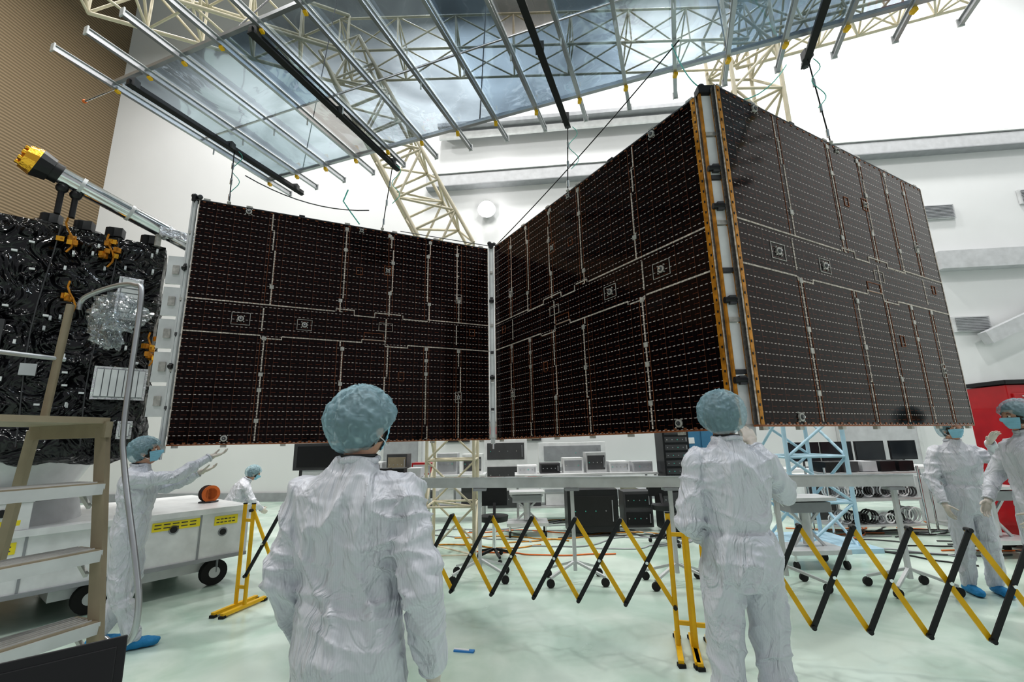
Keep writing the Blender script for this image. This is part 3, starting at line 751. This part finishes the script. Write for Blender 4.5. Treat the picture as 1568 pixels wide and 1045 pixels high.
for k in range(6): rack(.25+k*.46,9.6,.92,.4,.4,rr.uniform(.16,.5),('white','dgrey','white','alul','white','lgrey')[k],('lgrey','black','grey','dgrey','lgrey','grey')[k],.2)
for k in range(5): rack(-2.95+k*.52,9.9,.92,.42,.4,rr.uniform(.2,.5),('white','dgrey','red','lgrey','white')[k],('grey','tan','lgrey','grey','dgrey')[k],.25)
rack(3.1,9.2,0,.5,.5,1.75,'black','dgrey'); rack(1.3,8.3,.06,.85,.5,.68,'black','rubber',.7)
rack(2.15,8.6,.06,.5,.4,.6,'dgrey','black',.3); rack(2.7,8.3,.06,.45,.4,.65,'black','dgrey',.3)
rack(7.7,8.5,.0,.7,.5,.8,'lgrey','grey',.4); rack(5.6,9.0,0,.6,.5,.85,'white','dgrey',.4); rack(-3.9,9.6,0,.7,.6,1.5,'lgrey','grey',.5); rack(8.6,7.6,0,.7,.5,1.1,'white','grey',.4)
rack(1.4,11.6,0,1.6,.6,1.5,'white','grey',.5); rack(-.2,11.2,0,1.0,.6,1.6,'white','dgrey',.5)
b=B(); b.box((3.85,9.9,1.0),(1.1,.5,2.0),'blue'); b.box((3.58,9.64,1.0),(.5,.02,1.9),'blue'); b.box((4.12,9.64,1.0),(.5,.02,1.9),'blue'); b.box((3.82,9.62,1.0),(.02,.03,.2),'steel'); b.box((3.62,9.625,1.5),(.2,.01,.12),'white'); b.box((3.85,9.9,2.02),(1.14,.54,.04),'dgrey')
b.build('storage_cabinet',bevel=.008)
b=B(); b.box((7.4,6.6,1.15),(1.2,.6,2.1),'red')
for i in range(8): b.box((7.4,6.29,.3+i*.24),(1.1,.03,.2),'red'); b.box((7.4,6.265,.36+i*.24),(.9,.02,.02),'steel')
b.box((7.4,6.6,2.24),(1.24,.64,.06),'black')
for dx in (-.5,.5):
    for dy in (-.22,.22): b.cyl((7.4+dx-.02,6.6+dy,.06),(7.4+dx+.02,6.6+dy,.06),.06,'rubber',n=14)
b.build('tool_cabinet',bevel=.01)
def shelf(x,y,w):
    b=B()
    for z in (.15,.55,.95): b.box((x,y,z),(w,.5,.025),'alul')
    for sx in (-1,1):
        for sy in (-1,1): b.cyl((x+sx*w/2,y+sy*.25,0),(x+sx*w/2,y+sy*.25,1.05),.018,'steel')
    rr=random.Random(int(x*10))
    for z in (.18,.58):
        for k in range(int(w/.14)):
            xx=x-w/2+.12+k*.14; r=rr.uniform(.06,.12); m=rr.choice(('black','lgrey','dgrey','rubber','white','grey'))
            for q in range(3): b.tube([(xx+math.cos(a*.5)*r,y-.2+q*.06,z+r+math.sin(a*.5)*r) for a in range(14)],.012,m,6)
    for k in range(int(w/.3)): b.box((x-w/2+.2+k*.3,y,1.05),(.24,.35,.16),rr.choice(('lgrey','black','dgrey')))
    b.build('cable_shelf')
shelf(5.75,7.9,1.5); shelf(7.5,7.7,1.2); shelf(-2.2,8.6,1.4)
def stool(x,y):
    b=B(); b.cyl((x,y,.5),(x,y,.57),.19,'black',.2,n=24); b.cyl((x,y,.12),(x,y,.5),.025,'steel')
    for k in range(5):
        a=k*2*math.pi/5; b.beam((x,y,.14),(x+math.cos(a)*.27,y+math.sin(a)*.27,.08),.03,.03,'black'); b.ball((x+math.cos(a)*.27,y+math.sin(a)*.27,.03),.03,'rubber',n=10,m=6)
    b.box((x,y+.2,.8),(.36,.04,.25),'black'); b.beam((x,y+.1,.55),(x,y+.21,.75),.04,.02,'black')
    b.build('office_chair')
stool(-.3,6.7); stool(2.3,7.4)
b=B(); b.box((-2.55,6.5,1.42),(1.0,.06,.36),'dgrey'); b.box((-2.55,6.47,1.42),(.9,.01,.28),'black')
for dx in (-.4,.4): b.cyl((-2.55+dx,6.5,0),(-2.55+dx,6.5,1.3),.02,'dgrey'); b.box((-2.55+dx,6.5,.015),(.06,.5,.03),'dgrey')
b.build('display_stand')
for x,z in ((-1.6,1.8),(-.6,1.85),(.4,1.8)):
    b=B(); wb(b,x-.35,z,x+.35,z,.03,.5,'dgrey',.03); wb(b,x-.3,z,x+.3,z,.03,.4,'tan',.05); wb(b,x-.1,z,x+.2,z,.03,.2,'red',.06); b.build('wall_poster')
b=B(); rr=random.Random(21)
for k in range(48):
    rt=k>22
    x=rr.uniform(3.2,7) if rt else rr.uniform(-1.6,2.2); y=rr.uniform(6.6,8.4) if rt else rr.uniform(7.0,9.2); pts=[]; a=rr.uniform(-.6,.6)
    for i in range(14):
        pts.append((x,y,.012)); a+=rr.uniform(-.6,.6); a*=.9; x+=math.cos(a)*.16; y+=math.sin(a)*.12
    b.tube(smoothpath(pts,3),.010,rr.choice(('black','grey','dgrey','dgrey','orange') if rt else ('orange','grey','kapton','dgrey','lgrey')),6)
b.build('floor_cables')
b=B(); b.box((-.42,3.95,.006),(.16,.04,.012),'cblue',-.2); b.cyl((-.5,3.97,.012),(-.38,3.94,.012),.008,'white'); b.build('marker_pen')

# foreground laptop on cart
b=B(); yw=math.atan2(.24,.27); q=V((-.83,.77,0)); le=V((math.cos(yw),math.sin(yw),0)); ln=V((-le.y,le.x,0)); LZ=-.085
b.box(q+V((0,0,1.03+LZ)),(.44,.34,.03),'dgrey',yw)
for s in (-1,1):
    for r in (-1,1): b.beam(q+le*s*.2+ln*r*.14,q+le*s*.2+ln*r*.14+V((0,0,1.02+LZ)),.03,.03,'alu')
b.box(q+V((0,0,.3)),(.42,.32,.02),'dgrey',yw); b.build('equipment_cart')
b=B(); q2=q+V((0,0,1.055+LZ)); b.box(q2,(.40,.27,.018),'black',yw); 
R=Matrix.Rotation(yw,3,'Z')@Matrix.Rotation(math.radians(-12),3,'X')
b.box(q2+ln*.16+V((0,0,.125)),(.40,.01,.26),'black',R=R); b.box(q2+ln*.154+V((0,0,.125)),(.37,.004,.23),'black',R=R)
for i in range(5):
    for j in range(11): b.box(q2+le*(-.16+j*.032)+ln*(.08-i*.028)+V((0,0,.011)),(.026,.022,.004),'dgrey',yw)
b.build('laptop',bevel=.003)

# ---------------------------------------------------------------- people
def remesh(b,vox,sm,fac=.5):
    ob=b.build('tmp',origin=(0,0,0))
    m=ob.modifiers.new('r','REMESH'); m.mode='VOXEL'; m.voxel_size=vox
    m=ob.modifiers.new('s','SMOOTH'); m.iterations=sm; m.factor=fac
    dg=bpy.context.evaluated_depsgraph_get(); dg.update()
    me=bpy.data.meshes.new_from_object(ob.evaluated_get(dg))
    bpy.data.objects.remove(ob)
    return me
def finish(me,name,mat,par):
    me.materials.clear(); me.materials.append(M[mat]); me.polygons.foreach_set('use_smooth',[True]*len(me.polygons))
    o=bpy.data.objects.new(name,me); S.collection.objects.link(o); o.parent=par; return o
def hand_to(b,w,d,n,side,k,curl,mat='glove'):
    d=V(d).normalized(); n=V(n); n=(n-d*n.dot(d)).normalized(); sd=V(side); sd=(sd-d*sd.dot(d)-n*sd.dot(n)).normalized()
    w=V(w); R=Matrix((sd,d,n)).transposed()
    b.caps(w-d*.03*k,w+d*.02*k,.027*k,.027*k,mat,12)
    b.ball(w+d*.055*k,1*k,mat,(.041,.052,.017),R=R,n=16,m=10)
    for off,L,s0 in ((.030,.070,.092),(.010,.079,.097),(-.011,.073,.093),(-.030,.056,.084)):
        q=w+d*s0*k*.93+sd*off*k; dd=(d+sd*off*2).normalized(); an=curl*.4
        for f,r in ((.45,.0092),(.30,.0084),(.25,.0075)):
            ddd=(dd*math.cos(an)+n*math.sin(an)).normalized(); q2=q+ddd*L*f*k; b.caps(q,q2,r*k,r*.92*k,mat,10); q=q2; an+=curl
    q=w+d*.028*k+sd*.028*k+n*.006*k; dd=(d*.65+sd*.7+n*.35).normalized()
    for L,r in ((.038,.013),(.030,.0105),(.024,.009)):
        q2=q+dd*L*k; b.caps(q,q2,r*k,r*.9*k,mat,10); q=q2; dd=(dd+d*.3+n*.15*(1+curl)).normalized()
def person(x,y,Ht,yaw,pose,seed=0,vox=.0095,headyaw=0,headpitch=0,build=1.0,belt=0):
    k=Ht/1.8; root=empty('technician',(x,y,0),yaw)
    P=dict(le=(-.26,-.03,1.15),lw=(-.24,.08,.90),re=(.26,-.03,1.15),rw=(.24,.08,.90),lk=(-.11,.03,.50),la=(-.12,-.03,.10),rk=(.11,.03,.50),ra=(.12,-.03,.10),lean=0,drop=0,
           ld=None,rd=None,ln=None,rn=None,curl=.35)
    P.update(pose)
    piv=V((0,0,.95)); Rl=Matrix.Rotation(-P['lean'],3,'X')
    def T(q): q=V(q); return (piv+Rl@(q-piv)-V((0,0,P['drop'])))*k
    b=B(); I=Rl
    w=build
    rings=[(.80,.13,.11,-.0),(.86,.175,.135,-.01),(.95,.19,.145,-.01),(1.04,.180,.135,-.005),(1.10,.174,.128,0),(1.18,.182,.132,0),(1.28,.197,.14,0),(1.37,.207,.138,-.005),(1.43,.19,.12,-.01),(1.47,.14,.10,-.015),(1.505,.085,.08,-.015),(1.545,.07,.07,-.01)]
    b.loft([(T((0,yo,z)),rx*k*w,ry*k*w,I) for z,rx,ry,yo in rings],'suit',28)
    for s,e_,w_ in ((-1,'le','lw'),(1,'re','rw')):
        sh=T((s*.175,-.01,1.415)); el=T(P[e_]); wr=T(P[w_])
        b.caps(T((s*.10,-.01,1.43)),sh,.07*k,.072*k,'suit'); b.caps(sh,el,.073*k*w,.064*k*w,'suit'); b.caps(el,wr,.063*k*w,.046*k,'suit')
        mid=el.lerp(wr,.45); b.ball(mid,.060*k,'suit')
    for s,kn,an in ((-1,'lk','la'),(1,'rk','ra')):
        hp=T((s*.092,-.005,.90)); K=V(P[kn])*k; A=V(P[an])*k
        b.caps(hp,K,.108*k*w,.084*k*w,'suit'); b.caps(K,A,.082*k*w,.066*k,'suit'); b.ball(K.lerp(A,.35),.085*k,'suit')
    me=remesh(b,vox,4)
    so=V((seed*3.1,seed*1.7,seed*.9))
    nrm=[v.normal.copy() for v in me.vertices]
    joints=[T(P['le']),T(P['re']),V(P['lk'])*k,V(P['rk'])*k,T((.17,0,1.36)),T((-.17,0,1.36)),T((0,0,1.07)),T((0,0,.84))]
    for v,n_ in zip(me.vertices,nrm):
        q=v.co; wv=noise.noise_vector(q*2.2+so)*.9
        a=1-min(1,abs(noise.noise(V((q.x*7,q.y*7,q.z*1.9))+wv+so))*3.8)
        c=1-min(1,abs(noise.noise(V((q.x*4+q.z*3,q.y*4,q.z*11))+wv*1.6+so*2))*3.8)
        g=noise.noise(q*3.5+so); h_=1-min(1,abs(noise.noise(V((q.x*13,q.y*13,q.z*8))+wv*2))*3)
        j=sum(math.exp(-((q-J).length/.12)**2) for J in joints); j=min(1,j)
        dsp=.018*a**1.3*(1-.5*j)+.019*c**1.4*(.15+.95*j)+.009*g+.003*h_
        if q.y<0 and abs(q.x)<.011: dsp+=.006*(1-abs(q.x)/.011)
        if belt and abs(q.x)<.24*k: dsp-=.018*math.exp(-((q.z/k-1.08)/.022)**2)*(1 if abs(q.x)<.2*k else .3)
        v.co=q+n_*(dsp*k-.007)
    finish(me,'coverall',"suit",root)
    b=B()
    nk=T((0,-.01,1.54)); b.tube([nk+Rl@V((math.cos(a*.35)*.069*k,math.sin(a*.35)*.069*k,0.004*math.sin(a))) for a in range(19)],.012*k,'suit',8)
    b.tube([nk+Rl@V((math.cos(a*.35)*.062*k,math.sin(a*.35)*.062*k,.014*k)) for a in range(19)],.006*k,'black',8)
    for s,e_,w_ in ((-1,'le','lw'),(1,'re','rw')):
        el=T(P[e_]); wr=T(P[w_]); d=(wr-el).normalized(); s1,t1=basis(d)
        b.tube([wr+d*.03*k+(s1*math.cos(a*.35)+t1*math.sin(a*.35))*.036*k for a in range(19)],.009*k,'suit',8)
    b.build('seams',root,origin=(0,0,0))
    b=B()
    for s,e_,w_,dk,nk_ in ((-1,'le','lw','ld','ln'),(1,'re','rw','rd','rn')):
        el=T(P[e_]); wr=T(P[w_]); d=Rl@V(P[dk]) if P[dk] else (wr-el).normalized()
        n_=V(P[nk_]) if P[nk_] else V((-s,.0,-.1)); sd=d.cross(n_)*1.0
        if P[dk] is None and sd.y<0: sd=-sd
        if P[dk] is not None and sd.x*s>0: sd=-sd
        hand_to(b,wr+(wr-el).normalized()*.045*k,d,n_,sd,k,P['curl'])
    me=remesh(b,.0042,2); finish(me,'hands','glove',root)
    b=B()
    for an,kn in (('la','lk'),('ra','rk')):
        A=V(P[an])*k
        b.caps(A+V((0,0,.03*k)),V((A.x,A.y,.05*k)),.058*k,.05*k,'shoe'); b.ball((A.x,A.y+.06*k,.045*k),1*k,'shoe',(.052,.15,.045)); b.ball((A.x,A.y+.13*k,.038*k),1*k,'shoe',(.052,.075,.038)); b.ball((A.x,A.y-.03*k,.045*k),1*k,'shoe',(.045,.06,.045))
    me=remesh(b,.009,3)
    for v in me.vertices:
        v.co+=v.normal*.006*noise.noise(v.co*30+so)
        if v.co.z<.004: v.co.z=.004
    finish(me,'shoe_covers','shoe',root)
    hc=T((0,.025,1.655)); RH=Rl@Matrix.Rotation(headyaw,3,'Z')@Matrix.Rotation(headpitch,3,'X')
    b=B(); b.caps(T((0,-.012,1.49)),hc+RH@V((0,-.02,-.06))*k,.058*k,.054*k,'skin')
    def hd(u,off=0):
        X=.076*u.x;Y=.096*u.y;Z=.117*u.z
        if u.z<0:
            X*=1-.30*(-u.z)**1.6
            if u.y<0: Y*=1-.35*(-u.z)
            else: Y*=1-.10*(-u.z)
        if u.y>0:
            Y+=.024*math.exp(-(u.x/.13)**2-((u.z+.2)/.15)**2)+.008*math.exp(-(u.x/.2)**2-((u.z-.0)/.2)**2)
            Y-=.009*(math.exp(-((abs(u.x)-.38)/.15)**2-((u.z-.02)/.12)**2))
            Y+=.005*math.exp(-((u.z-.22)/.08)**2)+.006*math.exp(-(u.x/.3)**2-((u.z+.52)/.08)**2)-.005*math.exp(-(u.x/.28)**2-((u.z+.52)/.025)**2)+.008*math.exp(-(u.x/.3)**2-((u.z+.85)/.15)**2)
        r=V((X,Y,Z)); return (r+u*off)*k
    b.ball(hc,1,'skin',R=RH,n=48,m=36,fn=hd)
    for s in (-1,1):
        b.ball(hc+RH@V((s*.029,.078,.004))*k,.0125*k,'eye'); b.ball(hc+RH@V((s*.029,.087,.004))*k,.006*k,'iris',n=10,m=8)
        b.ball(hc+RH@V((s*.076,-.008,-.01))*k,k,'skin',(.010,.02,.032),R=RH); b.ball(hc+RH@V((s*.082,-.010,.0))*k,k,'skin',(.006,.017,.02),R=RH)
        b.tube([hc+RH@V((s*x_,y_,z_))*k for x_,y_,z_ in ((.012,.092,.022),(.030,.09,.029),(.048,.078,.024))],.003*k,'hair',6)
    def hr(u):
        r=hd(u,.014)
        if u.z>0: r=r*1.04
        if u.z<-.05 and u.y>-.25: r=r*.86
        if u.z<-.55: r=r*.85
        if u.y>.55 and u.z<.55: r=r*.82
        return r
    b.ball(hc,1,'hair',R=RH,n=32,m=24,fn=hr)
    b.build('head',root,origin=(0,0,0))
    b=B(); n,m=24,14; vs=[]
    for j in range(m+1):
        for i in range(n+1):
            lo=-1.15+2.3*i/n; la=-.03-.85*j/m
            u=V((math.sin(lo)*math.cos(la),math.cos(lo)*math.cos(la),math.sin(la))); r=hd(u,.008)
            r.y+=.008*k*math.exp(-(lo/.5)**2)*(1 if j<m else .5); r+=u*.0015*math.sin(j*2.2)
            vs.append(hc+RH@r)
    b.add(vs,[(j*(n+1)+i,j*(n+1)+i+1,(j+1)*(n+1)+i+1,(j+1)*(n+1)+i) for j in range(m) for i in range(n)],'mask',True)
    for s in (-1,1):
        for z0,z1 in ((-.01,.01),(-.075,-.03)): b.tube([hc+RH@V((s*.071,.035,z0))*k,hc+RH@V((s*.08,.01,(z0+z1)/2))*k,hc+RH@V((s*.082,-.02,z1))*k],.002*k,'white',6)
    b.build('face_mask',root,origin=(0,0,0))
    b=B()
    def cp(u):
        r=V((.124*u.x,.136*u.y,.132*u.z)); r.y-=.016; r.z+=.022
        an=math.atan2(u.y,u.x); lat=math.acos(max(-1,min(1,u.z)))
        pl=1+.045*noise.noise(V((math.cos(an)*3,math.sin(an)*3,u.z*1.5))+so)+.045*(.5-abs(noise.noise(V((u.x*4,u.y*4,u.z*2.2))+so*1.3))*2.2)+.032*(.5-abs(noise.noise(u*8+so))*2)+.012*math.sin(lat)*math.sin(an*23+3*noise.noise(u*3))
        r*=pl
        yy=max(-1,min(1,r.y/.12)); rim=-.040+.075*yy
        rim+= .004*math.sin(an*14)
        h=r.z-rim
        if h<.045:
            f=max(0,h/.045); f=f*f*(3-2*f); g=.66+.34*f
            r.x*=g; r.y=r.y*(.72+.28*f)
        if h<0: r.z=rim-.004
        return r*k
    b.ball(hc,1,'cap',R=RH,n=120,m=72,fn=cp)
    b.build('bouffant_cap',root,origin=(0,0,0))
    return root
R90=math.radians
person(-.555,1.68,1.80,R90(-10),dict(re=(.262,-.05,1.14),rw=(.262,.05,.90),le=(-.230,-.05,1.14),lw=(-.235,.09,.93)),1,.0075,R90(-14),R90(8),1.0)
person(1.18,2.60,1.85,R90(0),dict(re=(.33,.10,1.24),rw=(.265,.20,1.46),le=(-.255,-.04,1.13),lw=(-.14,.17,1.02),rd=(.05,.55,.8),rn=(0,1,-.4),curl=.45,lk=(-.11,.03,.5),rk=(.13,.05,.5)),2,.008,R90(-20),R90(14),1,1)
person(-3.28,4.13,1.69,R90(-58),dict(re=(.15,.27,1.42),rw=(-.0,.50,1.57),le=(-.24,.20,1.30),lw=(-.16,.42,1.42),rd=(-.1,.9,.25),rn=(0,.2,1),ld=(0,.9,.3),ln=(0,.2,1),curl=.4,rk=(.1,-.02,.5),ra=(.11,.12,.1),la=(-.12,-.14,.1)),3,.01,R90(-10),R90(12))
person(4.66,4.97,1.75,R90(166),dict(le=(-.34,.10,1.30),lw=(-.14,.32,1.50),ld=(-.1,.6,.7),ln=(0,1,-.3),re=(.27,0,1.15),rw=(.27,.12,.93)),4,.011,R90(10),R90(5),1,1)
person(4.38,4.0,1.85,R90(80),dict(le=(-.25,.0,1.15),lw=(-.2,.15,.95),re=(.25,.1,1.18),rw=(.2,.22,1.0)),5,.011)
person(-4.75,7.9,1.70,R90(-50),dict(drop=.38,lean=.5,lk=(-.13,.36,.55),la=(-.12,.0,.1),rk=(.13,.36,.55),ra=(.13,.02,.1),re=(.25,.2,1.25),rw=(.15,.42,1.2),le=(-.25,.2,1.25),lw=(-.15,.42,1.2)),6,.013,0,R90(10))
